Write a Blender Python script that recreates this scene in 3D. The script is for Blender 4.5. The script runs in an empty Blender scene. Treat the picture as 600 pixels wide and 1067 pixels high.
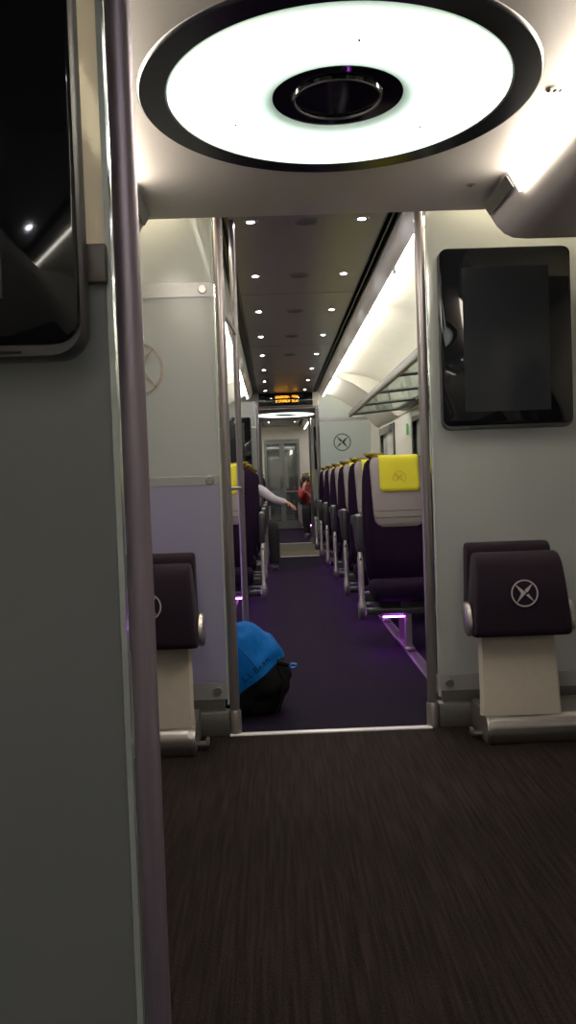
import bpy, bmesh, math, random
from mathutils import Vector, Matrix, noise
random.seed(4)
scn = bpy.context.scene
COL = scn.collection
PI = math.pi
XC = 0.215            # centre line of the carriage
HW = 1.36             # half width at waist level
def mx(x): return 2*XC - x

# ------------------------------------------------------------------ materials
def mat(name, base=(.5,.5,.5), rough=.5, metal=0., spec=.5, emit=None, estr=0., nscale=0., namt=0., bump=0., stretch=(1,1,1), coat=0., sheen=0.):
    m = bpy.data.materials.new(name); m.use_nodes = True
    nt = m.node_tree; b = nt.nodes['Principled BSDF']
    b.inputs['Base Color'].default_value = (*base,1); b.inputs['Roughness'].default_value = rough
    b.inputs['Metallic'].default_value = metal; b.inputs['Specular IOR Level'].default_value = spec
    b.inputs['Coat Weight'].default_value = coat
    b.inputs['Sheen Weight'].default_value = sheen
    if emit:
        b.inputs['Emission Color'].default_value = (*emit,1); b.inputs['Emission Strength'].default_value = estr
    if nscale:
        tc = nt.nodes.new('ShaderNodeTexCoord'); mp = nt.nodes.new('ShaderNodeMapping')
        mp.inputs['Scale'].default_value = stretch
        nz = nt.nodes.new('ShaderNodeTexNoise'); nz.inputs['Scale'].default_value = nscale; nz.inputs['Detail'].default_value = 4
        nt.links.new(tc.outputs['Object'], mp.inputs['Vector']); nt.links.new(mp.outputs['Vector'], nz.inputs['Vector'])
        if namt:
            r = nt.nodes.new('ShaderNodeValToRGB')
            r.color_ramp.elements[0].position = .3; r.color_ramp.elements[1].position = .7
            r.color_ramp.elements[0].color = (*[c*(1-namt) for c in base],1)
            r.color_ramp.elements[1].color = (*[min(1,c*(1+namt)) for c in base],1)
            nt.links.new(nz.outputs['Fac'], r.inputs['Fac']); nt.links.new(r.outputs['Color'], b.inputs['Base Color'])
        if bump:
            bp = nt.nodes.new('ShaderNodeBump'); bp.inputs['Strength'].default_value = bump; bp.inputs['Distance'].default_value = .004
            nt.links.new(nz.outputs['Fac'], bp.inputs['Height']); nt.links.new(bp.outputs['Normal'], b.inputs['Normal'])
    return m

def mat_carpet(name, dark, light, sx, bump=.6, contrast=(.42,.72)):
    m = bpy.data.materials.new(name); m.use_nodes = True
    nt = m.node_tree; b = nt.nodes['Principled BSDF']; b.inputs['Roughness'].default_value = .95
    b.inputs['Specular IOR Level'].default_value = .12
    tc = nt.nodes.new('ShaderNodeTexCoord')
    mp = nt.nodes.new('ShaderNodeMapping'); mp.inputs['Scale'].default_value = (sx, sx*.035, 1)
    n1 = nt.nodes.new('ShaderNodeTexNoise'); n1.inputs['Scale'].default_value = 1; n1.inputs['Detail'].default_value = 3
    mp2 = nt.nodes.new('ShaderNodeMapping'); mp2.inputs['Scale'].default_value = (260, 120, 1)
    n2 = nt.nodes.new('ShaderNodeTexNoise'); n2.inputs['Scale'].default_value = 1; n2.inputs['Detail'].default_value = 2
    L = nt.links.new
    L(tc.outputs['Object'], mp.inputs['Vector']); L(mp.outputs['Vector'], n1.inputs['Vector'])
    L(tc.outputs['Object'], mp2.inputs['Vector']); L(mp2.outputs['Vector'], n2.inputs['Vector'])
    mul = nt.nodes.new('ShaderNodeMath'); mul.operation = 'MULTIPLY_ADD'; mul.inputs[1].default_value = .45
    L(n2.outputs['Fac'], mul.inputs[0])
    sc = nt.nodes.new('ShaderNodeMath'); sc.operation = 'MULTIPLY'; sc.inputs[1].default_value = .62
    L(n1.outputs['Fac'], sc.inputs[0]); L(sc.outputs[0], mul.inputs[2])
    r = nt.nodes.new('ShaderNodeValToRGB')
    r.color_ramp.elements[0].position, r.color_ramp.elements[1].position = contrast
    r.color_ramp.elements[0].color = (*dark,1); r.color_ramp.elements[1].color = (*light,1)
    L(mul.outputs[0], r.inputs['Fac']); L(r.outputs['Color'], b.inputs['Base Color'])
    bp = nt.nodes.new('ShaderNodeBump'); bp.inputs['Strength'].default_value = bump; bp.inputs['Distance'].default_value = .006
    L(mul.outputs[0], bp.inputs['Height']); L(bp.outputs['Normal'], b.inputs['Normal'])
    return m

def mat_frosted(name, col, diff=.45, trl=.3, refr=.25, rough=.45):
    m = bpy.data.materials.new(name); m.use_nodes = True
    nt = m.node_tree; nt.nodes.clear(); L = nt.links.new
    out = nt.nodes.new('ShaderNodeOutputMaterial')
    d = nt.nodes.new('ShaderNodeBsdfDiffuse'); t = nt.nodes.new('ShaderNodeBsdfTranslucent')
    f = nt.nodes.new('ShaderNodeBsdfRefraction'); g = nt.nodes.new('ShaderNodeBsdfGlossy')
    tc = nt.nodes.new('ShaderNodeTexCoord'); nz = nt.nodes.new('ShaderNodeTexNoise'); nz.inputs['Scale'].default_value = 3
    rp = nt.nodes.new('ShaderNodeValToRGB')
    rp.color_ramp.elements[0].color = (*[c*.94 for c in col],1); rp.color_ramp.elements[1].color = (*[min(1,c*1.06) for c in col],1)
    L(tc.outputs['Object'], nz.inputs['Vector']); L(nz.outputs['Fac'], rp.inputs['Fac'])
    L(rp.outputs['Color'], d.inputs['Color'])
    t.inputs['Color'].default_value = (*col,1); f.inputs['Color'].default_value = (*[min(1,c*1.25) for c in col],1)
    f.inputs['Roughness'].default_value = rough; f.inputs['IOR'].default_value = 1.02
    g.inputs['Roughness'].default_value = .22
    a = nt.nodes.new('ShaderNodeMixShader'); a.inputs[0].default_value = trl/(diff+trl)
    L(d.outputs[0], a.inputs[1]); L(t.outputs[0], a.inputs[2])
    bb = nt.nodes.new('ShaderNodeMixShader'); bb.inputs[0].default_value = refr
    L(a.outputs[0], bb.inputs[1]); L(f.outputs[0], bb.inputs[2])
    c = nt.nodes.new('ShaderNodeMixShader'); fr = nt.nodes.new('ShaderNodeFresnel'); fr.inputs['IOR'].default_value = 1.4
    L(fr.outputs[0], c.inputs[0]); L(bb.outputs[0], c.inputs[1]); L(g.outputs[0], c.inputs[2])
    L(c.outputs[0], out.inputs['Surface'])
    return m

def mat_clear(name, col, alpha=.7, diff=.12):
    m = bpy.data.materials.new(name); m.use_nodes = True
    nt = m.node_tree; nt.nodes.clear(); L = nt.links.new
    out = nt.nodes.new('ShaderNodeOutputMaterial')
    tr = nt.nodes.new('ShaderNodeBsdfTransparent'); tr.inputs[0].default_value = (*col,1)
    g = nt.nodes.new('ShaderNodeBsdfGlossy'); g.inputs['Roughness'].default_value = .04
    d = nt.nodes.new('ShaderNodeBsdfDiffuse'); d.inputs[0].default_value = (*[c*.8 for c in col],1)
    a = nt.nodes.new('ShaderNodeMixShader'); a.inputs[0].default_value = diff
    L(tr.outputs[0], a.inputs[1]); L(d.outputs[0], a.inputs[2])
    b = nt.nodes.new('ShaderNodeMixShader'); b.inputs[0].default_value = 1-alpha
    L(a.outputs[0], b.inputs[1]); L(g.outputs[0], b.inputs[2])
    L(b.outputs[0], out.inputs['Surface'])
    return m

def mat_ring(name):
    m = bpy.data.materials.new(name); m.use_nodes = True
    nt = m.node_tree; b = nt.nodes['Principled BSDF']; L = nt.links.new
    b.inputs['Base Color'].default_value = (.55,.62,.58,1); b.inputs['Roughness'].default_value = .2
    tc = nt.nodes.new('ShaderNodeTexCoord'); mp = nt.nodes.new('ShaderNodeMapping'); mp.inputs['Scale'].default_value = (1,1,0)
    ln = nt.nodes.new('ShaderNodeVectorMath'); ln.operation = 'LENGTH'
    L(tc.outputs['Object'], mp.inputs['Vector']); L(mp.outputs['Vector'], ln.inputs[0])
    r = nt.nodes.new('ShaderNodeValToRGB'); e = r.color_ramp.elements
    e[0].position = .185; e[0].color = (.05,.07,.06,1)
    e[1].position = .486; e[1].color = (.09,.12,.10,1)
    for p,c in ((.198,(.10,.13,.11)),(.225,(.30,.40,.34)),(.27,(1,1,.93)),(.43,(1,1,.94)),(.460,(.45,.54,.47)),(.477,(.17,.21,.18))):
        q = e.new(p); q.color = (*c,1)
    L(ln.outputs['Value'], r.inputs['Fac']); L(r.outputs['Color'], b.inputs['Emission Color'])
    b.inputs['Emission Strength'].default_value = RING_E
    return m

RING_E = 3.6
M = {}
M['floor'] = mat_carpet('brown_carpet', (.0050,.0033,.0032), (.0235,.0165,.0148), 95)
M['purple_carpet'] = mat_carpet('purple_carpet', (.0045,.0022,.0075), (.0125,.0065,.0205), 150, contrast=(.38,.75))
M['tan_carpet'] = mat_carpet('tan_carpet', (.10,.085,.06), (.22,.19,.14), 95)
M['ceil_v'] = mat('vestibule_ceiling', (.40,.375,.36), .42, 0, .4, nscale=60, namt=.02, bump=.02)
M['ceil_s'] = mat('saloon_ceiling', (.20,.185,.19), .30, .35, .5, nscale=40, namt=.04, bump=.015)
M['white'] = mat('white_panel', (.68,.66,.60), .38, nscale=8, namt=.03)
M['cream'] = mat('cream_plastic', (.40,.36,.31), .42, nscale=30, namt=.03)
M['black'] = mat('black_trim', (.008,.008,.010), .35, nscale=30, namt=.1)
M['bgloss'] = mat('black_gloss', (.004,.004,.006), .06, 0, .5, nscale=20, namt=.1)
M['trimring'] = mat('black_trim_ring', (.004,.004,.006), .2, 0, .25, nscale=20, namt=.1)
M['bezel'] = mat('screen_bezel', (.004,.0045,.006), .045, 0, .28, nscale=20, namt=.1)
M['display'] = mat('display_panel', (.015,.017,.021), .09, 0, .28, nscale=30, namt=.05)
M['housing'] = mat('display_housing', (.028,.028,.031), .4, 0, nscale=60, namt=.06)
M['pole'] = mat('grab_pole_purple_spill', (.27,.225,.275), .36, .6, nscale=200, namt=.06, stretch=(1,1,.05))  # purple spill from the seat lamps is put into the base colour
M['pole2'] = mat('doorway_pole_metal', (.22,.20,.21), .32, .7, nscale=200, namt=.06, stretch=(1,1,.05))
M['steel'] = mat('brushed_steel', (.36,.34,.335), .34, .9, nscale=160, namt=.1, stretch=(.1,1,1))
M['alu'] = mat('satin_aluminium', (.33,.31,.30), .38, .85, nscale=60, namt=.08)
M['plinth'] = mat('grey_plinth', (.13,.125,.12), .4, .5, nscale=60, namt=.08)
M['brown'] = mat('bracket_brown', (.13,.115,.10), .45, .4, nscale=60, namt=.1)
M['dgrey'] = mat('dark_grey_plastic', (.020,.021,.025), .42, nscale=80, namt=.1)
M['chrome'] = mat('chrome', (.62,.60,.58), .16, 1., nscale=40, namt=.03)
M['sill'] = mat('sill_strip', (.75,.72,.72), .3, .2, nscale=60, namt=.05)
M['purple'] = mat('purple_moquette', (.0105,.0045,.0165), .92, 0, .08, nscale=420, namt=.35, bump=.25)
M['tipup'] = mat('tip_up_moquette', (.012,.0065,.0135), .92, 0, .15, nscale=420, namt=.35, bump=.25, sheen=.05)
M['grey_cloth'] = mat('grey_leather', (.22,.185,.185), .55, nscale=260, namt=.06, bump=.15)
M['yellow'] = mat('yellow_cloth', (.66,.58,.025), .8, nscale=500, namt=.08, bump=.3)
M['yellow_d'] = mat('yellow_emboss', (.50,.43,.02), .8, nscale=300, namt=.08)
M['gold'] = mat('gold_handle', (.50,.37,.045), .22, .75, nscale=40, namt=.05)
M['emblem'] = mat('emblem_grey', (.36,.33,.36), .5, nscale=200, namt=.06)
M['emblem_g'] = mat('emblem_dark', (.02,.045,.045), .4, nscale=100, namt=.06)
M['frost'] = mat_frosted('frosted_glass', (.55,.565,.555), diff=.35, trl=.45, refr=.22)
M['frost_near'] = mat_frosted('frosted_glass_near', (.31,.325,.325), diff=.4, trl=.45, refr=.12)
M['frost_purple_glow'] = mat_frosted('frosted_glass_purple_glow', (.46,.445,.55), diff=.35, trl=.45, refr=.22)  # purple glow from behind is partly put into the glass tint
M['frost_cream_glow'] = mat_frosted('frosted_glass_cream_glow', (.84,.78,.68), diff=.3, trl=.6, refr=.2)  # cream backlight on the upper near pane is put into this colour
M['frost_backlit'] = mat_frosted('frosted_glass_backlit', (.86,.93,.92), diff=.35, trl=.55, refr=.15)  # paler tint stands in for light coming through from the entrance behind
M['frost_band'] = mat('frosted_band', (.30,.30,.31), .35, .3, nscale=60, namt=.04)
M['gedge'] = mat('glass_edge', (.45,.5,.47), .15, .2, nscale=40, namt=.05)
M['clear'] = mat_clear('rack_glass', (.86,.92,.90), .72, .12)
M['pane'] = mat('window_pane', (.6,.6,.57), .12, 0, .5, nscale=3, namt=.25)
M['dpane'] = mat_clear('door_glass', (.40,.46,.43), .75, .2)
M['doorm'] = mat('door_frame_grey', (.20,.20,.20), .4, .4, nscale=50, namt=.06)
M['led_w'] = mat('strip_lamp', (.8,.8,.8), .4, emit=(1,.95,.80), estr=48.0, nscale=20, namt=.02)
M['led_c'] = mat('cream_fill_lamp', (.8,.8,.8), .4, emit=(1,.86,.58), estr=110.0, nscale=20, namt=.02)  # for the lamps added above the screens to give a cream glow
M['led_fill_near'] = mat('cream_fill_lamp_near', (.8,.8,.8), .4, emit=(1,.86,.66), estr=90.0, nscale=20, namt=.02)  # for the lamp added above the foreground screen
M['led_w3'] = mat('end_strip_lamp', (.8,.8,.8), .4, emit=(1,.95,.82), estr=30.0, nscale=20, namt=.02)
M['led_w2'] = mat('far_strip_lamp', (.8,.8,.8), .4, emit=(1,.95,.84), estr=38.0, nscale=20, namt=.02)
M['led_v'] = mat('strip_lamp_vestibule', (.8,.8,.8), .4, emit=(1,.90,.74), estr=36.0, nscale=20, namt=.02)
M['dl'] = mat('downlight_lens', (.8,.8,.8), .3, emit=(.93,.90,1.0), estr=650., nscale=20, namt=.02)
M['led_p'] = mat('purple_lamp', (.6,.1,.8), .4, emit=(.62,.10,1.0), estr=60., nscale=20, namt=.02)
M['led_pw'] = mat('purple_fill_glow', (.6,.3,.8), .4, emit=(.55,.24,1.0), estr=22., nscale=20, namt=.02)  # for the lamp bar added behind the left screen
M['amber'] = mat('amber_dots', (.6,.3,.0), .5, emit=(1,.42,.03), estr=3.2, nscale=20, namt=.02)
M['green'] = mat('green_sticker', (.03,.30,.08), .5, nscale=20, namt=.05)
M['blue'] = mat('blue_nylon', (.001,.095,.34), .75, 0, .12, nscale=90, namt=.14, bump=.2)
M['bagblack'] = mat('black_nylon', (.003,.003,.0035), .8, 0, .2, nscale=120, namt=.2, bump=.2)
M['blueloop'] = mat('blue_webbing', (.05,.22,.65), .6, nscale=200, namt=.1)
M['skin'] = mat('skin_tone', (.33,.15,.10), .5, nscale=40, namt=.06)
M['skin2'] = mat('skin_fair', (.52,.27,.20), .5, nscale=40, namt=.06)
M['shirt'] = mat('white_shirt', (.45,.40,.46), .8, nscale=30, namt=.08, bump=.3)
M['trouser'] = mat('black_trousers', (.0035,.0035,.0045), .85, nscale=80, namt=.2)
M['red'] = mat('red_top', (.30,.025,.04), .8, nscale=60, namt=.12)
M['hair'] = mat('dark_brown_hair', (.035,.018,.012), .6, nscale=80, namt=.3, stretch=(6,6,1))
M['ring'] = mat_ring('ring_diffuser')
M['hole'] = mat('slot_dark', (.004,.004,.004), .8, nscale=20, namt=.1)

# ------------------------------------------------------------------ mesh builder
class MB:
    def __init__(s): s.bm = bmesh.new()
    def _add(s, tmp, T=None):
        if T is not None: bmesh.ops.transform(tmp, matrix=T, verts=tmp.verts)
        me = bpy.data.meshes.new('t'); tmp.to_mesh(me); tmp.free(); s.bm.from_mesh(me); bpy.data.meshes.remove(me)
        return s
    def box(s, x0,x1,y0,y1,z0,z1, bev=0., seg=2, T=None):
        t = bmesh.new(); bmesh.ops.create_cube(t, size=1)
        bmesh.ops.transform(t, matrix=Matrix.Translation(((x0+x1)/2,(y0+y1)/2,(z0+z1)/2)) @ Matrix.Diagonal((abs(x1-x0),abs(y1-y0),abs(z1-z0),1)), verts=t.verts)
        if bev: bmesh.ops.bevel(t, geom=t.edges[:], offset=bev, segments=seg, affect='EDGES', profile=.5)
        return s._add(t, T)
    def cyl(s, p0, p1, r0, r1=None, n=20):
        p0, p1 = Vector(p0), Vector(p1); d = p1-p0; t = bmesh.new()
        bmesh.ops.create_cone(t, cap_ends=True, segments=n, radius1=r0, radius2=r0 if r1 is None else r1, depth=d.length)
        return s._add(t, Matrix.Translation((p0+p1)/2) @ d.to_track_quat('Z','Y').to_matrix().to_4x4())
    def loft(s, loops, cap=True):
        t = bmesh.new(); V = [[t.verts.new(p) for p in l] for l in loops]; n = len(V[0])
        for a, b in zip(V, V[1:]):
            for i in range(n):
                j = (i+1) % n; t.faces.new((a[i], a[j], b[j], b[i]))
        if cap: t.faces.new(V[0][::-1]); t.faces.new(V[-1])
        bmesh.ops.recalc_face_normals(t, faces=t.faces)
        return s._add(t)
    def prism(s, poly, axis, lo, hi, bev=0.):
        def P(a, b, c): return {'x':(c,a,b),'y':(a,c,b),'z':(a,b,c)}[axis]
        t = bmesh.new()
        A = [t.verts.new(P(a,b,lo)) for a,b in poly]; B = [t.verts.new(P(a,b,hi)) for a,b in poly]; n = len(poly)
        t.faces.new(A); t.faces.new(B[::-1])
        for i in range(n): t.faces.new((A[i],B[i],B[(i+1)%n],A[(i+1)%n]))
        bmesh.ops.recalc_face_normals(t, faces=t.faces)
        if bev: bmesh.ops.bevel(t, geom=t.edges[:], offset=bev, segments=2, affect='EDGES')
        return s._add(t)
    def lathe(s, prof, c=(0,0,0), n=64, close=False):      # prof: (r,z)
        t = bmesh.new(); rows = []
        for k in range(n):
            a = 2*PI*k/n; rows.append([t.verts.new((c[0]+r*math.cos(a), c[1]+r*math.sin(a), c[2]+z)) for r,z in prof])
        m = len(prof)
        for k in range(n):
            a, b = rows[k], rows[(k+1)%n]
            for i in range(m if close else m-1):
                try: t.faces.new((a[i], a[(i+1)%m], b[(i+1)%m], b[i]))
                except ValueError: pass
        bmesh.ops.remove_doubles(t, verts=t.verts, dist=1e-6)
        bmesh.ops.recalc_face_normals(t, faces=t.faces)
        return s._add(t)
    def tube(s, pts, r, n=10):
        pts = [Vector(p) for p in pts]; loops = []; up = Vector((0.13,0.31,0.94))
        for i, p in enumerate(pts):
            d = (pts[min(i+1,len(pts)-1)] - pts[max(i-1,0)]).normalized()
            a = d.cross(up); a = a.normalized() if a.length > 1e-4 else d.orthogonal().normalized(); b = d.cross(a).normalized()
            rr = r[i] if isinstance(r,(list,tuple)) else r
            loops.append([p + a*rr*math.cos(2*PI*k/n) + b*rr*math.sin(2*PI*k/n) for k in range(n)])
        return s.loft(loops)
    def ellipsoid(s, c, rad, n=20, T=None):
        t = bmesh.new(); bmesh.ops.create_uvsphere(t, u_segments=n, v_segments=max(8,n//2), radius=1)
        X = Matrix.Translation(c) @ (T or Matrix()) @ Matrix.Diagonal((*rad,1))
        return s._add(t, X)
    def build(s, name, m, parent=None, smooth=True, mir=False, T=None, sharp=40):
        bm = s.bm
        if T is not None: bmesh.ops.transform(bm, matrix=T, verts=bm.verts)
        if mir:
            bmesh.ops.transform(bm, matrix=Matrix.Diagonal((-1,1,1,1)), verts=bm.verts); bmesh.ops.reverse_faces(bm, faces=bm.faces[:])
        for f in bm.faces: f.smooth = smooth
        if smooth:
            for e in bm.edges:
                if len(e.link_faces) == 2 and e.calc_face_angle(0) > math.radians(sharp): e.smooth = False
        me = bpy.data.meshes.new(name); bm.to_mesh(me); bm.free(); me.materials.append(M[m])
        o = bpy.data.objects.new(name, me); COL.objects.link(o)
        if parent: o.parent = parent
        return o

def rrect(cx, cy, w, h, r, n=5):
    r = min(r, w/2-1e-4, h/2-1e-4); P = []
    for (sx, sy, a0) in ((1,1,0),(-1,1,90),(-1,-1,180),(1,-1,270)):
        for k in range(n+1):
            a = math.radians(a0 + 90*k/n); P.append((cx+sx*(w/2-r)+r*math.cos(a), cy+sy*(h/2-r)+r*math.sin(a)))
    return P

def tag(o, label=None, cat=None, group=None, kind=None):
    if label: o['label'] = label
    if cat: o['category'] = cat
    if group: o['group'] = group
    if kind: o['kind'] = kind
    return o
def thing(name, label, cat, loc=(0,0,0), group=None):
    o = bpy.data.objects.new(name, None); o.empty_display_size = .05; COL.objects.link(o); o.location = loc
    return tag(o, label, cat, group)
def struct(name, mb, m, **k):
    o = mb.build(name, m, **k); o['kind'] = 'structure'; return o
def dup(root, loc, label=None, group=None):
    r = root.copy(); COL.objects.link(r); r.location = loc
    if label: r['label'] = label
    if group: r['group'] = group
    for ch in root.children:
        c = ch.copy(); COL.objects.link(c); c.parent = r
        for g in ch.children:
            d = g.copy(); COL.objects.link(d); d.parent = c
    return r
ORD = ['first','second','third','fourth','fifth','sixth','seventh','eighth','ninth']

# ------------------------------------------------------------------ stations along the train
YN, YF = 1.15, 3.66            # near and far screens of the first entrance area
P = 11.15
Y2N, Y2F = YN+P, YF+P          # second entrance area
YEND = 19.9
YB = -2.6
ZV, ZS = 2.2, 2.43

# floors
for nm, y0, y1, m in (('floor',YN,3.63,'floor'),('floor',3.63,Y2N,'purple_carpet'),('floor',Y2N,14.95,'tan_carpet'),('floor',14.95,YEND,'purple_carpet'),('floor',YB,YN,'purple_carpet')):
    struct(nm, MB().box(XC-1.45,XC+1.45,y0,y1,-.08,0), m, smooth=False)
for i, y in enumerate((3.63, Y2N, 14.95)):
    struct('trim_%d'%(i+1), MB().box(mx(.665)+.006,.659,y-.018,y+.018,-.01,.006,.002), 'sill', smooth=False)

# ceilings of the entrance areas (+ upstands), lowered flat panels
for k in (0, 1):
    y0, y1 = 1.38+P*k, 3.49+P*k
    b = MB().box(XC-.70,XC+.70,y0,y1,ZV,ZV+.03,.004)
    b.box(XC-1.4,XC+1.4,y1-.02,y1,ZV+.01,2.6); b.box(XC-1.4,XC+1.4,y0,y0+.02,ZV+.01,2.6)
    for sg in (-1,1):
        for ya,yb in ((YN-.012+P*k,y0),(y1,YF+.012+P*k)): b.box(*sorted((XC+sg*.475,XC+sg*1.4)),ya,yb,2.43,2.46)
    struct('ceiling', b, 'ceil_v', smooth=False)
# saloon ceilings
SEG = [(YB,1.38),(3.49,1.38+P),(3.49+P,YEND)]
for y0, y1 in SEG:
    b = MB(); ys = [y0]; s = y0 + (2.46 if y0 == 3.49 else 2.2)
    while s < y1-.1: ys.append(s); s += 2.24
    ys.append(y1)
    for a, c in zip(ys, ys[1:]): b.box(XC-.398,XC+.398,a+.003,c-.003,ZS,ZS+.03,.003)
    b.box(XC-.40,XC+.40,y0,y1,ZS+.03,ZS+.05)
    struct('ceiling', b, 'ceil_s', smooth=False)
    for sg in (-1, 1):                                   # black recessed slots with two ribs
        b = MB(); xa, xb = XC+sg*.40, XC+sg*.475
        b.box(min(xa,xb),max(xa,xb),y0,y1,ZS+.05,ZS+.06)
        for q in (.402,.435,.470): b.box(XC+sg*q-.004,XC+sg*q+.004,y0,y1,ZS+.0,ZS+.05)
        struct('trim_%d'%(4), b, 'black', smooth=False)

# side walls of the saloons: sloping panel, lamp recess, curved coving, wall
def wall_profile(sg):
    pts = [(.475,2.43),(.52,2.345),(.537,2.33),(.542,2.345),(.552,2.405)]
    for k in range(11):                                   # coving
        a = k/10; t = a*PI/2
        pts.append((.575 + .725*math.sin(t)**.85, 1.93+.475*math.cos(t)**.8 if k < 10 else 1.93))
    pts += [(1.345,1.86)]
    out = [(1.46,1.86),(1.46,2.6),(.475,2.6)]
    return [(XC+sg*a,z) for a,z in pts+out]
WIN = [(4.35,6.65),(6.95,9.30),(10.75,12.10)]
def end_profile(sg):
    pts = [(.475,2.43),(.52,2.345),(.537,2.33),(.542,2.345),(.552,2.395),(.60,2.375),(.80,2.28),(1.02,2.13),(1.20,1.98),(1.30,1.88),(1.345,1.86),(1.46,1.86),(1.46,2.6),(.475,2.6)]
    return [(XC+sg*a,z) for a,z in pts]
def lower_wall(b, sg, y0, y1, wins):
    def bx(ya,yb,z0,z1,off=0): b.box(*sorted((XC+sg*HW,XC+sg*1.46)),ya,yb,z0,z1)
    bx(y0,y1,-.05,.80); bx(y0,y1,1.78,1.90)
    cur = y0
    for a,c in wins: bx(cur,a,.80,1.78); cur = c
    bx(cur,y1,.80,1.78)
wn = 1
WSEG = [(YB,YN-.024),(YF+.014,Y2N-.024),(Y2F+.014,YEND)]
for sg, nm in ((1,'wall_right'),(-1,'wall_left')):
    for (y0,y1) in WSEG:
        b = MB(); ym = 10.25 if 3 < y0 < 5 else y1
        b.prism(wall_profile(sg),'y',y0,ym)
        if ym < y1: b.prism(end_profile(sg),'y',ym,y1)
        wins = WIN if 3 < y0 < 5 else ([(15.6,17.2),(17.6,19.2)] if y0 > 5 else [(-1.9,.6)])
        lower_wall(b, sg, y0, y1, wins)
        struct(nm, b, 'white', sharp=30)
        for a,c in wins:
            f = MB(); xi = XC+sg*(HW-.004)
            for (ya,yb,za,zb) in ((a-.05,a+.05,.76,1.82),(c-.05,c+.05,.76,1.82),(a+.05,c-.05,.76,.86),(a+.05,c-.05,1.72,1.82)):
                f.box(*sorted((xi-sg*.012,xi+sg*.05)),ya,yb,za,zb,.004)
            w = struct('window_%d'%wn, f, 'bgloss'); wn += 1
            MB().box(*sorted((XC+sg*1.39,XC+sg*1.40)),a,c,.80,1.78).build('pane','pane',w,smooth=False)
    for k in (0,1):                                       # walls beside the entrance doors
        y0, y1 = YN-.012+P*k, YF+.012+P*k
        b = MB(); xs = sorted((XC+sg*HW,XC+sg*1.46))
        b.box(*xs,y0,y0+.5,-.05,2.6); b.box(*xs,y1-.5,y1,-.05,2.6); b.box(*xs,y0+.5,y1-.5,2.0,2.6)
        struct(nm, b, 'white', smooth=False)
        dn = 1 + k*2 + (0 if sg > 0 else 1)
        d = struct('door_%d'%dn, MB().box(*sorted((XC+sg*(HW+.02),XC+sg*1.45)),y0+.5,y1-.5,-.02,2.0,.003), 'doorm', smooth=False)
        for yy in (-.44,.44):
            ym = (y0+y1)/2+yy
            g = MB().loft([[ (XC+sg*(HW+q), y, z) for y,z in rrect(ym,1.25,.52,1.05,.10) ] for q in (.008,.022)])
            g.build('pane','bgloss',d)

# headers over the entrance doors with slanted lamp face
def header(sg, y0, y1):
    pr = [(.684,ZV+.002),(.70,2.17),(.735,2.115),(.765,2.085),(.80,2.068),(.86,2.062),(1.36,2.062),(1.36,2.3),(.684,2.3)]
    b = MB().prism([(XC+sg*a,z) for a,z in pr],'y',y0,y1); return b
tn = 5
for k in (0,1):
    for sg in (-1,1):
        y0, y1 = 1.40+P*k, 3.44+P*k
        struct('trim_%d'%tn, header(sg,y0,y1), 'ceil_v', sharp=25); tn += 1
        if k: continue
        t = thing('strip_light', '%s warm white strip light along the ceiling edge of the %s entrance area' % ('right-hand' if sg>0 else 'left-hand', ('near','distant')[k]), 'light', (XC+sg*.700,y0+.05,2.165))
        a = MB()
        pr = [(-.018,.032),(.020,-.035),(.014,-.042),(-.026,.025)]
        a.prism([(sg*x,z) for x,z in pr],'y',.06,1.60); a.build('lamp_tube','led_v',t,smooth=False)
        MB().prism([(sg*(x-.003),z-.003) for x,z in [(-.022,.030),(.004,-.012),(-.001,-.015),(-.027,.027)]],'y',1.62,1.95).build('end_slot','black',t,smooth=False)

# end walls
struct('wall_back', MB().box(XC-1.5,XC+1.5,YB-.05,YB,-.05,2.6), 'white', smooth=False)
b = MB(); dl, dr, dt = -.20, .64, 2.12
b.box(XC-1.5,dl,YEND,YEND+.05,-.05,2.6).box(dr,XC+1.5,YEND,YEND+.05,-.05,2.6).box(dl,dr,YEND,YEND+.05,dt,2.6)
struct('wall_front', b, 'white', smooth=False)
xm = (dl+dr)/2
for i,(a,c) in enumerate(((dl,xm-.004),(xm+.004,dr))):
    f = MB()
    f.box(a,a+.055,YEND-.02,YEND+.03,0,dt,.004).box(c-.055,c,YEND-.02,YEND+.03,0,dt,.004).box(a+.055,c-.055,YEND-.018,YEND+.028,0,.18).box(a+.055,c-.055,YEND-.018,YEND+.028,2.02,dt).box(a+.055,c-.055,YEND-.018,YEND+.028,.86,.90)
    d = struct('door_%d'%(5+i), f, 'doorm', smooth=False)
    MB().box(a+.055,c-.055,YEND,YEND+.012,.18,2.02).build('pane','dpane',d,smooth=False)
    hx = (c-.028) if i == 0 else (a+.028)
    MB().cyl((hx,YEND-.05,.95),(hx,YEND-.05,1.25),.010).cyl((hx,YEND-.05,.98),(hx,YEND-.01,.98),.006).cyl((hx,YEND-.05,1.22),(hx,YEND-.01,1.22),.006).build('door_handle','chrome',d)
# vestibule behind the end doors
struct('floor', MB().box(XC-1.45,XC+1.45,YEND,YEND+2.2,-.08,0), 'purple_carpet', smooth=False)
b = MB().box(XC-1.45,XC+1.45,YEND+2.2,YEND+2.25,-.05,2.5).box(XC-.6,XC-.55,YEND+.05,YEND+2.2,-.05,2.5).box(XC+.55,XC+.6,YEND+.05,YEND+2.2,-.05,2.5)
struct('wall_end', b, 'plinth', smooth=False)
struct('ceiling', MB().box(XC-1.45,XC+1.45,YEND+.05,YEND+2.2,2.25,2.3), 'ceil_v', smooth=False)
t = thing('gangway_light', 'small white lamp seen through the far double doors', 'light', (XC,YEND+1.0,2.25))
MB().box(-.32,.32,-.08,.08,-.03,0,.008).build('lamp_tube','led_w',t)

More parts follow.
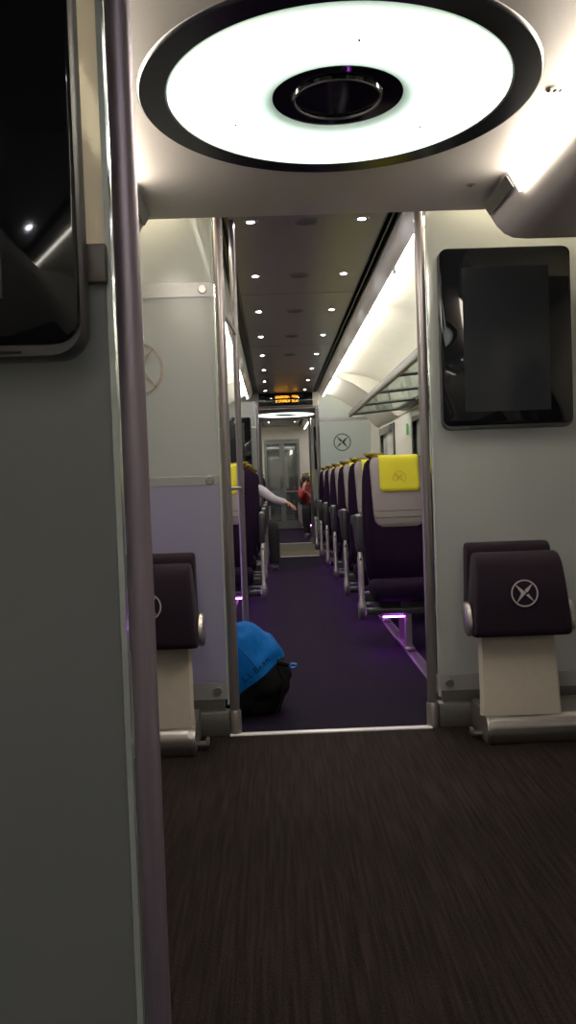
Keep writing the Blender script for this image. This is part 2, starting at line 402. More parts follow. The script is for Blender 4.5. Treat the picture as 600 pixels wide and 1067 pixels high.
# ------------------------------------------------------------------ ring lights
def ring_light(loc, label):
    t = thing('ceiling_light', label, 'light', loc)
    MB().lathe([(.570,0),(.569,-.003),(.562,-.010),(.490,-.010),(.486,0)],n=96,close=True).build('trim_ring','trimring',t)
    MB().lathe([(.486,-.001),(.486,-.006),(.482,-.011),(.472,-.014),(.22,-.014),(.203,-.013),(.192,-.009),(.186,-.001)],n=96,close=True).build('diffuser','ring',t)
    h = MB().lathe([(0,-.006),(.120,-.006),(.124,-.012),(.128,-.012),(.132,-.004),(.187,-.004),(.187,-.0005),(0,-.0005)],n=72).build('hub','bgloss',t)
    MB().lathe([(.1215,-.006),(.1225,-.0145),(.1265,-.0145),(.1275,-.006)],n=72,close=True).build('hub_ring','dgrey',h)
    for a in (35,155,275): MB().lathe([(0,-.0175),(.0035,-.0175),(.004,-.0139),(0,-.0139)],(.33*math.cos(math.radians(a)),.33*math.sin(math.radians(a)),0),10).build('fixing_screw','dgrey',t)
    return t
ring_light((.222,2.43,ZV+.001),'large glowing ring light with black rim in the near entrance ceiling')
ring_light((.222,2.43+P,ZV+.001),'small-looking distant ring light beyond the amber sign')

# ceiling plug + sensor on the near entrance ceiling
t = thing('ceiling_sensor','small dark-marked sensor on the bright ceiling right of the ring light','sensor',(.845,2.42,ZV))
MB().lathe([(0,-.006),(.020,-.006),(.026,0)],n=24).build('cap','cream',t)
for x,r in ((-.016,.004),(0,.006),(.016,.004)): MB().ellipsoid((x,0,-.006),(r,.010,.003),10).build('slit','hole',t)
t = thing('ceiling_plug','round grey screw plug at the right rear corner of the entrance ceiling','plug',(.785,3.19,ZV))
MB().lathe([(0,-.004),(.012,-.004),(.017,0)],n=20).build('washer','alu',t)
MB().lathe([(0,-.0055),(.006,-.0055),(.007,-.004)],n=12).build('screw','dgrey',t)

# ------------------------------------------------------------------ saloon downlights and grilles
def make_downlight():
    t = thing('downlight','', 'light', (0,0,0), 'downlights in the saloon ceiling')
    MB().lathe([(.018,0),(.020,-.005),(.036,-.004),(.040,0)],n=24).build('bezel','alu',t)
    MB().lathe([(0,-.0035),(.014,-.0035),(.0185,-.002)],n=20).build('lens','dl',t)
    return t
proto = make_downlight(); used = False
for sx, x in (('left',-.07),('right',.497)):
    for i in range(8):
        y = 4.30+1.115*i
        if y > 12.35: continue
        lab = '%s round downlight from the doorway in the %s-hand ceiling line' % (ORD[i], sx)
        if not used: proto.location = (x,y,ZS+.001); proto['label'] = lab; used = True
        else: dup(proto,(x,y,ZS+.001),lab)
for sx, x in (('left',-.07),('right',.497)):
    for i,y in enumerate((15.4,16.9,18.4)):
        dup(proto,(x,y,ZS+.001),'%s-hand downlight in the ceiling of the distant saloon, %s along' % (sx, ORD[i]))
for sx, x in (('left',-.07),('right',.497)):
    for i,y in enumerate((-.55,-1.6)): dup(proto,(x,y,ZS+.001),'%s-hand downlight on the near side of the foreground screen, %s back' % (sx,ORD[i]))
pg = None
for i in range(5):
    y = 4.32+1.115*i
    lab = '%s round perforated speaker grille from the doorway on the ceiling centre line' % ORD[i]
    if pg is None:
        pg = thing('ceiling_speaker', lab, 'speaker', (.213,y,ZS+.001), 'speaker grilles in the saloon ceiling')
        MB().lathe([(0,-.002),(.055,-.002),(.062,-.004),(.066,0)],n=32).build('cover','plinth',pg)
        h = MB()
        for r,n in ((.012,6),(.026,12),(.040,18)):
            for q in range(n): h.cyl((r*math.cos(2*PI*q/n),r*math.sin(2*PI*q/n),-.0028),(r*math.cos(2*PI*q/n),r*math.sin(2*PI*q/n),-.0018),.0035,n=6)
        tag(h.build('perforation','hole',pg), kind='stuff')
    else: dup(pg,(.213,y,ZS+.001),lab)

# cantrail strip lamps: segments, each a lamp of its own
def cant(sg, y0, ln, lab, lm='led_w'):
    t = thing('strip_light', lab, 'light', (XC+sg*.550,y0,2.345), 'strip lamps along the saloon walls')
    pr = [(-.007,-.019),(.007,-.019),(.016,.012),(.000,.024)]
    MB().prism([(sg*x,z) for x,z in pr],'y',.05,ln-.05).build('lamp_tube',lm,t,smooth=False)
    for yy in (.037,ln-.05): MB().prism([(sg*x*1.1,z*1.15) for x,z in pr],'y',yy,yy+.013).build('end_cap','white',t,smooth=False)
for sg,nm in ((1,'right'),(-1,'left')):
    for i in range(5): cant(sg, 3.70+1.30*i, 1.29, '%s lamp from the doorway in the strip light along the %s saloon wall' % (ORD[i], nm))
    cant(sg, 10.3, 1.9, 'last lamp in the strip light along the %s saloon wall' % nm, 'led_w3')
    cant(sg, -2.5, 1.9, 'strip lamp on the %s wall behind the near glass screen' % nm, 'led_w2')
    for i in range(2): cant(sg, 15.0+2.3*i, 2.2, '%s strip lamp on the %s wall of the distant saloon' % (ORD[i], nm), 'led_w2')

# ------------------------------------------------------------------ luggage racks
def rack(sg, y0, y1, lab):
    t = thing('luggage_rack', lab, 'luggage rack', (XC+sg*.68,y0,1.85))
    L = y1-y0
    fr = [(-.010,-.030),(.012,-.036),(.030,-.020),(.030,.014),(.012,.028),(-.006,.024),(-.014,.004)]
    MB().prism([(sg*x,z) for x,z in fr],'y',0,L,.003).build('edge_rail','plinth',t)
    MB().prism([(sg*.006,.030),(sg*.012,.030),(sg*.012,.040),(sg*.006,.040)],'y',0,L).build('edge_insert','black',t,smooth=False)
    ir = [(.555,.03),(.60,.02),(.66,.02),(.66,.09),(.60,.085),(.555,.065)]
    MB().prism([(sg*x,z) for x,z in ir],'y',0,L,.003).build('wall_rail','dgrey',t)
    n = max(1,round(L/1.1))
    for i in range(n):
        a, c = L*i/n+.02, L*(i+1)/n-.02
        MB().prism([(sg*.03,-.004),(sg*.556,.044),(sg*.556,.050),(sg*.03,.002)],'y',a,c).build('glass_shelf','clear',t,smooth=False)
    for i in range(n+1):
        yy = min(max(L*i/n,.015),L-.015)
        MB().prism([(sg*.01,-.02),(sg*.56,.025),(sg*.56,.046),(sg*.01,.001)],'y',yy-.012,yy+.012).build('bracket','dgrey',t,smooth=False)
rack(1, 3.72, 9.55, 'long glass-shelved luggage rack with grey rail on the right saloon wall')
rack(-1, 5.9, 9.55, 'glass-shelved luggage rack on the left saloon wall')

# ------------------------------------------------------------------ emblem: X in a circle
CHEV = [[(-.70,.70),(.12,.03),(-.65,-.75),(-.25,0)],[(.66,.74),(.03,.25),(.07,.09),(.22,.06)],[(.74,-.70),(.28,-.05),(.08,-.15)]]
def emblem(name, m, R, cx, y, cz, parent, th=.002, mirror=False, loc=None):
    b = MB(); n = 48; s = -1 if mirror else 1
    t = bmesh.new()
    def ring(r,yy): return [t.verts.new((cx+r*math.cos(2*PI*k/n), yy, cz+r*math.sin(2*PI*k/n))) for k in range(n)]
    A,B,C,D = ring(R,y-th),ring(R*.9,y-th),ring(R*.9,y),ring(R,y)
    for k in range(n):
        j = (k+1)%n
        for u,v in ((A,B),(B,C),(C,D),(D,A)): t.faces.new((u[k],u[j],v[j],v[k]))
    bmesh.ops.recalc_face_normals(t, faces=t.faces); b._add(t)
    for poly in CHEV: b.prism([(cx+s*px*R, cz+pz*R) for px,pz in poly],'y',y-th,y)
    return b.build(name, m, parent, smooth=False)

# ------------------------------------------------------------------ glass screens and poles
def screen(label, sg, y, bands, logo=None, near=False, xa=None, flip=True, logo_m='chrome', top=2.30, gm='frost', lm=None):
    """glass screen from the aisle edge to the wall; origin at floor by the aisle edge"""
    xe = xa if xa is not None else (.700 if sg > 0 else -.232)
    W = (XC+sg*(HW-.002)) - xe
    t = thing('glass_screen', label, 'glass screen', (xe,y,0))
    def xs(a,c): return sorted((sg*a, sg*c))
    w = abs(W)
    zs = [.155]+[z for z,h in bands[1:]]+[top]
    cuts = [.155]+[z+h/2 for z,h in bands[1:]]+[top]
    for i,(a,c) in enumerate(zip(cuts,cuts[1:])): MB().box(*xs(.004,w),-.006,.006,a+.002,c-.002,.0015).build('glass_panel',lm if (lm and i == 0) else ('frost_cream_glow' if (near and i == 1) else gm),t,smooth=False)
    MB().box(*xs(-.004,.004),-.009,.009,.13,top).build('edge_strip','gedge',t,smooth=False)
    for z,h in bands:
        MB().box(*xs(.004,w),-.010,-.006,z,z+h,.001).build('clamp_band','frost_band',t,smooth=False)
        for bx in (.046,w-.10):
            bl = MB(); bl.cyl((sg*bx,-.010,z+h/2),(sg*bx,-.018,z+h/2),.019,.016,n=24).cyl((sg*bx,-.018,z+h/2),(sg*bx,-.0195,z+h/2),.008,n=6)
            bl.build('bolt','steel',t)
    if logo: emblem('emblem',logo_m,logo[2],logo[0]-xe,-.006,logo[1],t,.003,mirror=flip)
    return t
def plinth(i, sg, y, xe):
    b = MB(); xs = sorted((xe, XC+sg*HW))
    b.box(*xs,y-.035,y+.03,0,.105,.006); b.box(*sorted((xe+sg*.02,XC+sg*HW)),y-.012,y+.012,.105,.156)
    s = struct(('baseboard_right' if sg>0 else 'baseboard_left'), b, 'plinth', sharp=30)
def pole(label, x, y, z1, r=.019, z0=0., flange=True, pm='pole2'):
    t = thing('grab_pole', label, 'pole', (x,y,z0))
    MB().cyl((0,0,0),(0,0,z1-z0),r,n=28).build('tube',pm,t)
    if flange:
        MB().lathe([(r,0),(r+.006,0),(r+.006,.10),(r+.002,.108),(r,.108)],n=28).build('collar','alu',t)
    return t
# near left (foreground)
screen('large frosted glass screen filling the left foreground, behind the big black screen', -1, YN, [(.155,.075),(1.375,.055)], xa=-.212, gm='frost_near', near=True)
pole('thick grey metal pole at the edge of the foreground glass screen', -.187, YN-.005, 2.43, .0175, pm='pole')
plinth(1,-1,YN,-.212)
# far side of the near entrance area
screen('frosted glass screen left of the aisle doorway, behind the left folding seat', -1, YF, [(.155,.075),(1.10,.04),(1.915,.062)], logo=(-.578,1.61,.118), flip=False, lm='frost_purple_glow')
screen('frosted glass screen right of the aisle doorway, behind the right wall display', 1, YF, [(.155,.07)])
for sg in (-1,1): plinth(2,sg,YF,(.694 if sg > 0 else -.228))
pole('right doorway pole at the edge of the right glass screen', .667, YF-.01, ZS, .021)
pole('left doorway pole at the edge of the left glass screen', -.205, YF-.01, ZS, .021)
# second, thinner pole a little further in with two short cross rails
t = pole('thinner second pole behind the left doorway pole, above the blue backpack', -.168, 4.27, ZS, .016)
for z in (1.86,1.08): MB().tube([(-.035,-.60,z),(-.012,-.25,z),(0,0,z)],.008).build('cross_rail','alu',t)
# second entrance area
screen('pale glass screen with dark crossed emblem at the right end of the saloon', 1, Y2N, [(.155,.075),(1.975,.045)], logo=(1.03,1.66,.128), logo_m='emblem_g', top=2.42, gm='frost_backlit')
MB_ = None
screen('glass screen at the left end of the saloon, behind the distant left display', -1, Y2N, [(.155,.075),(1.90,.05)])
screen('glass screen on the far left side of the distant entrance area', -1, Y2F, [(.155,.075),(1.10,.04)])
screen('glass screen on the far right side of the distant entrance area', 1, Y2F, [(.155,.075)])
for yy in (Y2N,Y2F):
    for sg in (-1,1): plinth(3,sg,yy,(.694 if sg > 0 else -.228))
pole('right pole of the doorway at the end of the saloon', .667, Y2N-.01, ZV+.01, .021)
pole('left pole of the doorway at the end of the saloon', -.205, Y2N-.01, ZV+.01, .021)
pole('right pole of the doorway beyond the distant ring light', .667, Y2F-.01, ZS, .021)
pole('left pole of the doorway beyond the distant ring light', -.205, Y2F-.01, ZS, .021)
# header rail and post of the emblem screen
b = MB().box(1.455,XC+HW,Y2N-.03,Y2N-.008,.11,1.975,.003); struct('trim_10', b, 'white', smooth=False)

# ------------------------------------------------------------------ wall displays
def display(label, x0, x1, yf, yb, z0=1.298, z1=2.070):
    cx = (x0+x1)/2; W = x1-x0; H = z1-z0
    t = thing('wall_display', label, 'screen', (cx,yb,z0))
    d = yb-yf
    def L(w,h,r,y): return [(x,y,z) for x,z in rrect(0,H/2,w,h,r,6)]
    def G(w,h,r,y): return [(x,y,z) for x,z in rrect(0,H/2+.007,w,h,r,6)]
    MB().loft([L(W-.10,H-.10,.03,0),L(W-.10,H-.10,.03,-d*.25),L(W-.01,H-.01,.035,-d*.30),L(W,H,.04,-d*.45),L(W,H,.04,-d*.86),L(W-.006,H-.006,.038,-d*.93)]).build('housing','housing',t)
    MB().loft([G(W-.006,H-.020,.034,-d*.90),G(W-.006,H-.020,.034,-d*.965),G(W-.014,H-.028,.030,-d)]).build('front_glass','bezel',t)
    MB().box(-W/2+.098,W/2-.098,-d-.0012,-d+.001,.075,H-.085).build('display_area','display',t,smooth=False)
    MB().box(-W*.30,W*.36,-d*.95,-d*.80,.006,.0095).build('speaker_slot','hole',t,smooth=False)
    return t
display('big black wall display in the near left foreground, partly out of the frame', -.233-.566, -.233, 1.062, 1.142, 1.268, 2.032)
t_bracket = MB().box(-.27,-.213,YN-.025,YN-.010,1.375,1.426,.002).build('mount_bracket','brown')
for o in bpy.data.objects:
    if o.name == 'wall_display': t_bracket.parent = o; t_bracket.location = -o.location
display('black portrait wall display on the right glass screen above the folding seat', .733, 1.298, 3.57, YF-.010)
display('distant black wall display left of the aisle at the saloon end', -.252-.566-.05, -.302, Y2N-.09, Y2N-.010)
display('distant black wall display right of the aisle beyond the second ring light', .733, 1.298, Y2F-.09, Y2F-.010)

# ------------------------------------------------------------------ amber passenger sign
t = thing('information_sign','black ceiling sign with two rows of glowing amber characters over the aisle','sign',(.225,Y2N+.245,2.245))
MB().box(-.40,.40,-.07,0,0,.183,.006).build('housing','bgloss',t)
random.seed(11)
for row,(z0,xs) in enumerate(((.108,[0,1,2,3,4,5,6,7,8,10,11,12,13]),(.045,[0,1,2,3,4,5,6,7,8,10,11,12,13]))):
    d = MB()
    for c in xs:
        for q in range(4):
            for r in range(5):
                if random.random() < .56: 
                    x = -.155+c*.0245+q*.0052; z = z0+r*.0075
                    d.box(x,x+.0042,-.0725,-.070,z,z+.006)
    d.build('text_row','amber',t,smooth=False)

# ------------------------------------------------------------------ saloon double seats
def backy(z): return .47+(z-.46)*.16
def make_seat(mir, name='double_seat'):
    t = thing(name,'','seat',(0,0,0),'purple double seats facing the camera')
    def B(mb,nm,m,p): return mb.build(nm,m,p,mir=mir,sharp=50)
    for k in range(2):
        x0 = .080+.480*k; w = .472; cx = x0+w/2
        # cushion, lofted along y with a rolled front
        secs = []
        for y,h,zc,ww in ((.0,.05,.395,w-.06),(.012,.10,.387,w-.02),(.05,.135,.385,w),(.14,.145,.384,w),(.30,.125,.375,w-.005),(.46,.11,.368,w-.02),(.50,.08,.368,w-.05)):
            secs.append([(x,y,z) for x,z in rrect(cx,zc,ww,h,.045,5)])
        B(MB().loft(secs),'seat_cushion','purple',t)
        # backrest
        secs = []
        for z,ww,th in ((.40,w-.08,.06),(.43,w-.02,.11),(.60,w,.125),(.80,w+.003,.115),(.95,w,.105),(1.08,w-.012,.10),(1.16,w-.03,.09),(1.21,w-.055,.08),(1.236,w-.10,.06),(1.244,w-.16,.035)):
            secs.append([(x,y,z) for x,y in rrect(cx,backy(z)+.055,ww,th,.045,5)])
        bk = B(MB().loft(secs),'backrest','purple',t)
        # grey headrest pad proud of the front
        secs = []
        for z,ww,dy in ((.770,.25,.004),(.782,.30,.010),(.805,.335,.014),(.86,.352,.016),(1.0,.362,.018),(1.12,.37,.018),(1.20,.372,.016),(1.235,.35,.008),(1.252,.31,.0)):
            th = .10 if z < 1.2 else .085
            secs.append([(x,y,z) for x,y in rrect(cx+.01,backy(z)+.045-dy,ww,th,.02,4)])
        pad = B(MB().loft(secs),'headrest_pad','grey_cloth',bk)
        s = MB()
        for z in (.835,.880): s.tube([(cx+.01+q*.168,backy(z)-.0215+.0015*abs(q)**6,z) for q in (-1,-.98,-.9,-.5,0,.5,.9,.98,1)],.0022,6)
        B(s,'seam','dgrey',bk)
        # yellow cover draped over the top
        path = []
        for i in range(9):
            z = 1.012+(1.235-1.012)*i/8; path.append((backy(z)-.030,z))
        yt = backy(1.25)
        path += [(yt-.022,1.252),(yt+.0,1.262),(yt+.045,1.264),(yt+.09,1.255),(yt+.108,1.23),(yt+.112,1.12)]
        t2 = bmesh.new(); nx = 15; cols = []
        for i in range(nx):
            u = -1+2*i/(nx-1); x = cx+.020+u*.136
            e = max(0,(abs(u)-.82)/.18); lift = .028*(1-math.sqrt(max(0,1-e*e)))
            col = []
            for j,(y,z) in enumerate(path):
                zz = z+lift*max(0,1-j/3) if j < 3 else z
                col.append(t2.verts.new((x, y+.0025*math.sin(u*5+j*.5), zz)))
            cols.append(col)
        for a,c in zip(cols,cols[1:]):
            for j in range(len(path)-1): t2.faces.new((a[j],c[j],c[j+1],a[j+1]))
        bmesh.ops.recalc_face_normals(t2, faces=t2.faces)
        cv = B(MB()._add(t2),'headrest_cover','yellow',t)
        so = cv.modifiers.new('thick','SOLIDIFY'); so.thickness = .004; so.offset = 0
        ex = -(cx+.020) if mir else cx+.020
        em = emblem('emblem','yellow_d',.046,ex,backy(1.10)-.0335,1.105,cv,.0015)
        # gold grab handle at the aisle corner of the top
        hs = MB(); lo = []
        for z,a,c in ((1.232,.018,.012),(1.244,.046,.022),(1.258,.066,.030),(1.272,.074,.034),(1.281,.071,.033)):
            lo.append([(cx-.135+a*math.cos(2*PI*q/24), backy(1.25)+.06+c*math.sin(2*PI*q/24), z+.10*(a*math.cos(2*PI*q/24))*-.6) for q in range(24)])
        hs.loft(lo); B(hs,'grab_handle','gold',bk)
        # rear shell
        sh = []
        for z,ww in ((.36,w-.06),(.50,w-.01),(.90,w-.005),(1.10,w-.03),(1.19,w-.08)):
            sh.append([(x,y,z) for x,y in rrect(cx,backy(z)+.118,ww,.028,.012,3)])
        B(MB().loft(sh),'rear_shell','dgrey',t)
    # aisle arm: dark armrest box, silver support
    a = MB(); secs = []
    for y,h0,h1,ww in ((.035,.66,.850,.030),(.042,.645,.872,.040),(.07,.64,.882,.044),(.14,.66,.880,.044),(.30,.80,.868,.042),(.44,.80,.86,.04)):
        secs.append([(x,y,z) for x,z in rrect(.0,(h0+h1)/2,ww,h1-h0,.014,4)])
    B(a.loft(secs),'armrest','dgrey',t)
    a = MB(); secs = []
    for z,y,ww,th in ((.66,.075,.022,.05),(.64,.07,.026,.055),(.60,.06,.036,.06),(.50,.05,.034,.06),(.38,.035,.034,.06),(.34,.028,.036,.062),(.31,.024,.046,.07),(.27,.024,.050,.075),(.235,.03,.044,.07),(.222,.035,.03,.05)):
        secs.append([(x,yy,z) for x,yy in rrect(.0,y,ww,th,.012,4)])
    sp = B(a.loft(secs),'arm_support','steel',t)
    B(MB().cyl((0,.022,.600),(0,.034,.600),.008,n=14).cyl((0,-.006+.022,.305),(0,.03,.305),.012,n=14),'pivot','dgrey',sp)
    # beam, leg, lamp
    B(MB().box(.0,1.03,.045,.105,.240,.283,.010).box(.0,1.03,.30,.36,.240,.283,.010).box(.25,.30,.05,.40,.25,.325,.006).box(.75,.80,.05,.40,.25,.325,.006),'beam','dgrey',t)
    lg = MB().prism([(.055,.25),(.115,.25),(.10,.012),(.06,.012)],'x',.275,.315,.004)
    lg.prism([(.30,.25),(.36,.25),(.36,.012),(.31,.012)],'x',.275,.315,.004); lg.box(.262,.328,.02,.40,0.0105,.03,.004)
    B(lg,'leg','alu',t)
    B(MB().box(.130,.272,.05,.085,.230,.244,.002),'lamp_bar','dgrey',t)
    lamps = MB().box(.134,.268,.055,.072,.226,.2305)
    for i in range(8): lamps.box(.135+.0168*i,.149+.0168*i,.045,.082,.223,.231,.001)
    B(lamps,'lamp_strip','led_p',t)
    B(MB().box(.03,.95,.40,.44,.19,.34,.01).prism([(.10,.278),(.36,.278),(.44,.30),(.10,.33)],'x',.12,.95),'seat_pan','black',t)
    return t
XR, XL = .530, mx(.530)
sr = make_seat(False); sl = make_seat(True)
PITCH = 1.10
for i in range(6):
    lab = '%s purple double seat right of the aisle counting from the doorway, yellow headrest cloth' % ORD[i]
    loc = (XR,5.20+PITCH*i,0)
    if i == 0: sr.location = loc; sr['label'] = lab
    else: dup(sr,loc,lab)
LROWS = [6.30+PITCH*i for i in range(5)]
for i,y in enumerate(LROWS):
    lab = '%s purple double seat left of the aisle counting from the doorway' % ORD[i]
    if i == 0: sl.location = (XL,y,0); sl['label'] = lab
    else: dup(sl,(XL,y,0),lab)
for i,y in enumerate((16.55,)):
    dup(sr,(XR,y,0),'distant purple seat in which the person in red sits'); dup(sl,(XL,y,0),'distant purple seat at the left beyond the second entrance area')
dup(sr,(XR,18.2,0),'rearmost purple seat right of the aisle behind the person in red'); dup(sl,(XL,18.2,0),'rearmost purple seat left of the aisle before the end doors')
# seat rails on the floor
for nm,x,y0,y1 in (('right',.833,3.75,12.1),('left',mx(.833),5.6,12.1)):
    t = thing('seat_rail','metal floor track under the %s-hand seats' % nm,'rail',(x,y0,0))
    L = y1-y0
    for x in (-.036,.020): MB().box(x,x+.016,0,L,0,.010,.002).build('track_edge','alu',t,smooth=False)
    MB().box(-.020,.020,0,L,0,.004).build('track_bed','plinth',t,smooth=False)

# ------------------------------------------------------------------ folding seats in the entrance area
def tip_up(label, cx, beamL, beamR, hook, elabel=None):
    yw = YF-.04
    t = thing('folding_seat', label, 'folding seat', (cx,yw,0))
    # pedestal with gently bowed front
    secs = []
    for z,w,yf in ((.115,.338,-.245),(.20,.332,-.238),(.32,.328,-.222),(.46,.322,-.205)):
        secs.append([(x,y,z) for x,y in ([(-w/2+.07,0),(-w/2+.05,-.10),(-w/2,yf+.02),(-w/2+.012,yf)]+[(-w/2+.012+(w-.024)*q/6, yf-.006*math.sin(PI*q/6)) for q in range(1,6)]+[(w/2-.012,yf),(w/2,yf+.02),(w/2-.05,-.10),(w/2-.07,0)])])
    MB().loft(secs).build('pedestal','cream',t)
    # base beam
    pr = [(-.0,.0),(-.255,.0),(-.272,.03),(-.277,.06),(-.270,.09),(-.250,.112),(-.215,.124),(0,.124)]
    MB().prism(pr,'x',beamL,beamR,.004).build('base_beam','steel',t,sharp=35)
    prc = [(-.0,.0),(-.262,.0),(-.284,.03),(-.290,.062),(-.282,.090),(-.258,.112),(-.218,.126),(0,.126)]
    for xa,xb in ((beamL-.016,beamL+.012),(beamR-.012,beamR+.016)):
        MB().prism(prc,'x',xa,xb,.006).build('end_cap','alu',t,sharp=35)
    hx = beamL-.016 if hook < 0 else beamR+.016
    MB().box(*sorted((hx,hx+hook*.05)),-.20,-.16,.022,.034,.004).box(*sorted((hx+hook*.036,hx+hook*.05)),-.20,-.16,.022,.05,.003).build('foot_latch','steel',t)
    # backrest pad against the screen, and folded seat pad in front of it
    def pad(prof, w0, w1, zt, zb):
        loops = []
        n = len(prof); cy = sum(p[0] for p in prof)/n; cz = sum(p[1] for p in prof)/n
        for u,s in ((-1,.80),(-.985,.92),(-.95,.985),(-.85,1),(0,1),(.85,1),(.95,.985),(.985,.92),(1,.80)):
            lp = []
            for y,z in prof:
                f = (zt-z)/(zt-zb); w = w0+(w1-w0)*f
                lp.append((u*w/2, cy+(y-cy)*s, cz+(z-cz)*(1-(1-s)*.35)))
            loops.append(lp)
        return MB().loft(loops)
    def rp(pts, r=.02):                                   # round a polygon
        out = []
        n = len(pts)
        for i in range(n):
            p0,p1,p2 = Vector(pts[i-1]),Vector(pts[i]),Vector(pts[(i+1)%n])
            a = (p0-p1).normalized()*min(r,(p0-p1).length*.45); c = (p2-p1).normalized()*min(r,(p2-p1).length*.45)
            for q in range(5):
                u = q/4; out.append(tuple((p1+a)*(1-u)**2+p1*2*u*(1-u)+(p1+c)*u*u))
        return out
    back = rp([(-.025,.46),(-.105,.46),(-.115,.79),(-.09,.815),(-.025,.815)],.035)
    bo = pad(back,.355,.365,.815,.46).build('backrest','tipup',t,sharp=60)
    fr = rp([(-.13,.46),(-.27,.440),(-.305,.455),(-.295,.62),(-.255,.755),(-.20,.785),(-.13,.775)],.04)
    so = pad(fr,.345,.40,.785,.44).build('seat_cushion','tipup',t,sharp=60)
    em = emblem('emblem','emblem',.0545,0,0,0,so,.0015)
    em.location = (.006,-.2985,.622); em.rotation_euler = (math.radians(-7),0,0)
    for sg in (-1,1):
        c = MB(); secs = []
        for q,s in ((0,.85),(.006,1),(.020,1),(.026,.88),(.029,.6)):
            x = sg*(.196+q)
            secs.append([(x, -.225+ .050*s*math.cos(a)+ .030*s*math.sin(a)*.6, .515+.068*s*math.sin(a)) for a in [2*PI*k/24 for k in range(24)]])
        c.loft(secs).build('arm_cap','chrome' if False else 'steel',t)
        MB().box(*sorted((sg*.17,sg*.198)),-.235,-.06,.50,.53,.006).build('hinge_arm','dgrey',t)
    return t
tip_up('dark purple folded-up seat with crossed emblem below the right wall display', .985, -.135, .52, -1)
tip_up('dark purple folded-up seat on the left, partly hidden by the foreground pole', -.525, -.36, .155, 1)

# ------------------------------------------------------------------ backpack
bag = thing('backpack','blue and black backpack lying on the purple carpet by the left doorway pole','backpack',(-.165,4.0,0))
def bagpt(u,v):
    cu,su,cv,sv = math.cos(u),math.sin(u),math.cos(v),math.sin(v)
    def p(a,e): return math.copysign(abs(a)**e,a)
    x = .215*p(cv,.75)*p(cu,.8); y = .165*p(cv,.75)*p(su,.8); z = .222*p(sv,.78)
    x -= .055*(z/.22) if z > 0 else .0                   # leans to the left on top
    if z > 0: x *= 1-.22*(z/.22)**2; y *= 1-.35*(z/.22)**2
    n = noise.noise(Vector((x*7,y*7,z*7+3)))*.030+noise.noise(Vector((x*16,y*16,z*16)))*.012
    n += .020*abs(noise.noise(Vector((x*5+z*6,y*5,z*9-x*4+1.7))))-.008
    v3 = Vector((x,y,z)); v3 += v3.normalized()*n
    v3.z = max(v3.z,-.205)
    return v3+Vector((0,0,.205))
def bagmesh():
    t = bmesh.new(); nu, nv = 72, 44; rows = []
    for j in range(1,nv):
        rows.append([t.verts.new(bagpt(2*PI*i/nu,-PI/2+PI*j/nv)) for i in range(nu)])
    for a,c in zip(rows,rows[1:]):
        for i in range(nu): t.faces.new((a[i],a[(i+1)%nu],c[(i+1)%nu],c[i]))
    bo = t.verts.new(bagpt(0,-PI/2)); to = t.verts.new(bagpt(0,PI/2))
    for i in range(nu):
        t.faces.new((rows[0][(i+1)%nu],rows[0][i],bo)); t.faces.new((rows[-1][i],rows[-1][(i+1)%nu],to))
    return t
pc, pn = Vector((-.045,0,.106)), Vector((-.58,0,.81)).normalized()
t = bagmesh(); bmesh.ops.bisect_plane(t, geom=t.verts[:]+t.edges[:]+t.faces[:], plane_co=pc, plane_no=pn, clear_inner=True)
for v in t.verts: v.co += (v.co-Vector((0,0,.2))).normalized()*.004
t2 = t.copy(); 
blue = MB()._add(t).build('top_panel','blue',bag,sharp=80)
t = bagmesh(); base = MB()._add(t).build('base_panel','bagblack',bag,sharp=80)
base['label'] = 'black lower body'; blue['label'] = 'blue upper panel'
from mathutils.bvhtree import BVHTree
tree = BVHTree.FromBMesh(t2)
def on_bag(x,z,off=.002):
    h = tree.ray_cast(Vector((x,-1,z)),Vector((0,1,0)))
    return (h[0]+Vector((0,-off,0))) if h[0] else None
# lettering stitched along the edge of the blue panel
cu = bpy.data.curves.new('lettering','FONT'); cu.body = 'L.L.Bean'; cu.size = .040; cu.extrude = .0; cu.resolution_u = 3; cu.space_character = 1.12
fo = bpy.data.objects.new('tmp_text',cu); COL.objects.link(fo)
bpy.context.view_layer.update()
me = bpy.data.meshes.new_from_object(fo.evaluated_get(bpy.context.evaluated_depsgraph_get())); bpy.data.objects.remove(fo)
t = bmesh.new(); t.from_mesh(me); bpy.data.meshes.remove(me)
bmesh.ops.triangulate(t,faces=t.faces); bmesh.ops.subdivide_edges(t,edges=t.edges[:],cuts=1)
ca, sa = math.cos(math.radians(36)), math.sin(math.radians(36))
for v in t.verts:
    x = -.002+v.co.x*ca-v.co.y*sa*1.0; z = .182+v.co.x*sa+v.co.y*ca
    q = on_bag(x,z,.0025); v.co = q if q else Vector((x,-.15,z))
MB()._add(t).build('lettering','bagblack',bag,smooth=False)
# seam piping, fold strap, tab with a light blue loop
pts = []
for i in range(24):
    a = -.055+.24*i/23; q = on_bag(a, .106+ (a+.045)*.716+.006,.003)
    if q: pts.append(q)
MB().tube(pts,.004,8).build('piping','bagblack',bag)
pts = [on_bag(-.13+.20*i/15,.395-.16*(i/15)**1.6,.004) for i in range(16)]; pts = [p for p in pts if p]
if len(pts) > 3: MB().tube(pts,.0035,8).build('zip','blue',bag)
MB().tube([(.150,-.10,.255),(.175,-.10,.252),(.200,-.10,.243),(.215,-.10,.238)],[.016,.014,.012,.010]).build('side_strap','bagblack',bag)
MB().tube([(.205,-.105,.236),(.222,-.11,.250),(.240,-.11,.246),(.242,-.105,.232),(.226,-.10,.226),(.207,-.10,.232)],.0055).build('strap_loop','blueloop',bag)
MB().tube([(.162,-.10,.245),(.178,-.115,.18),(.172,-.12,.10),(.145,-.12,.02)],[.010,.012,.010,.008]).build('shoulder_strap','bagblack',bag)
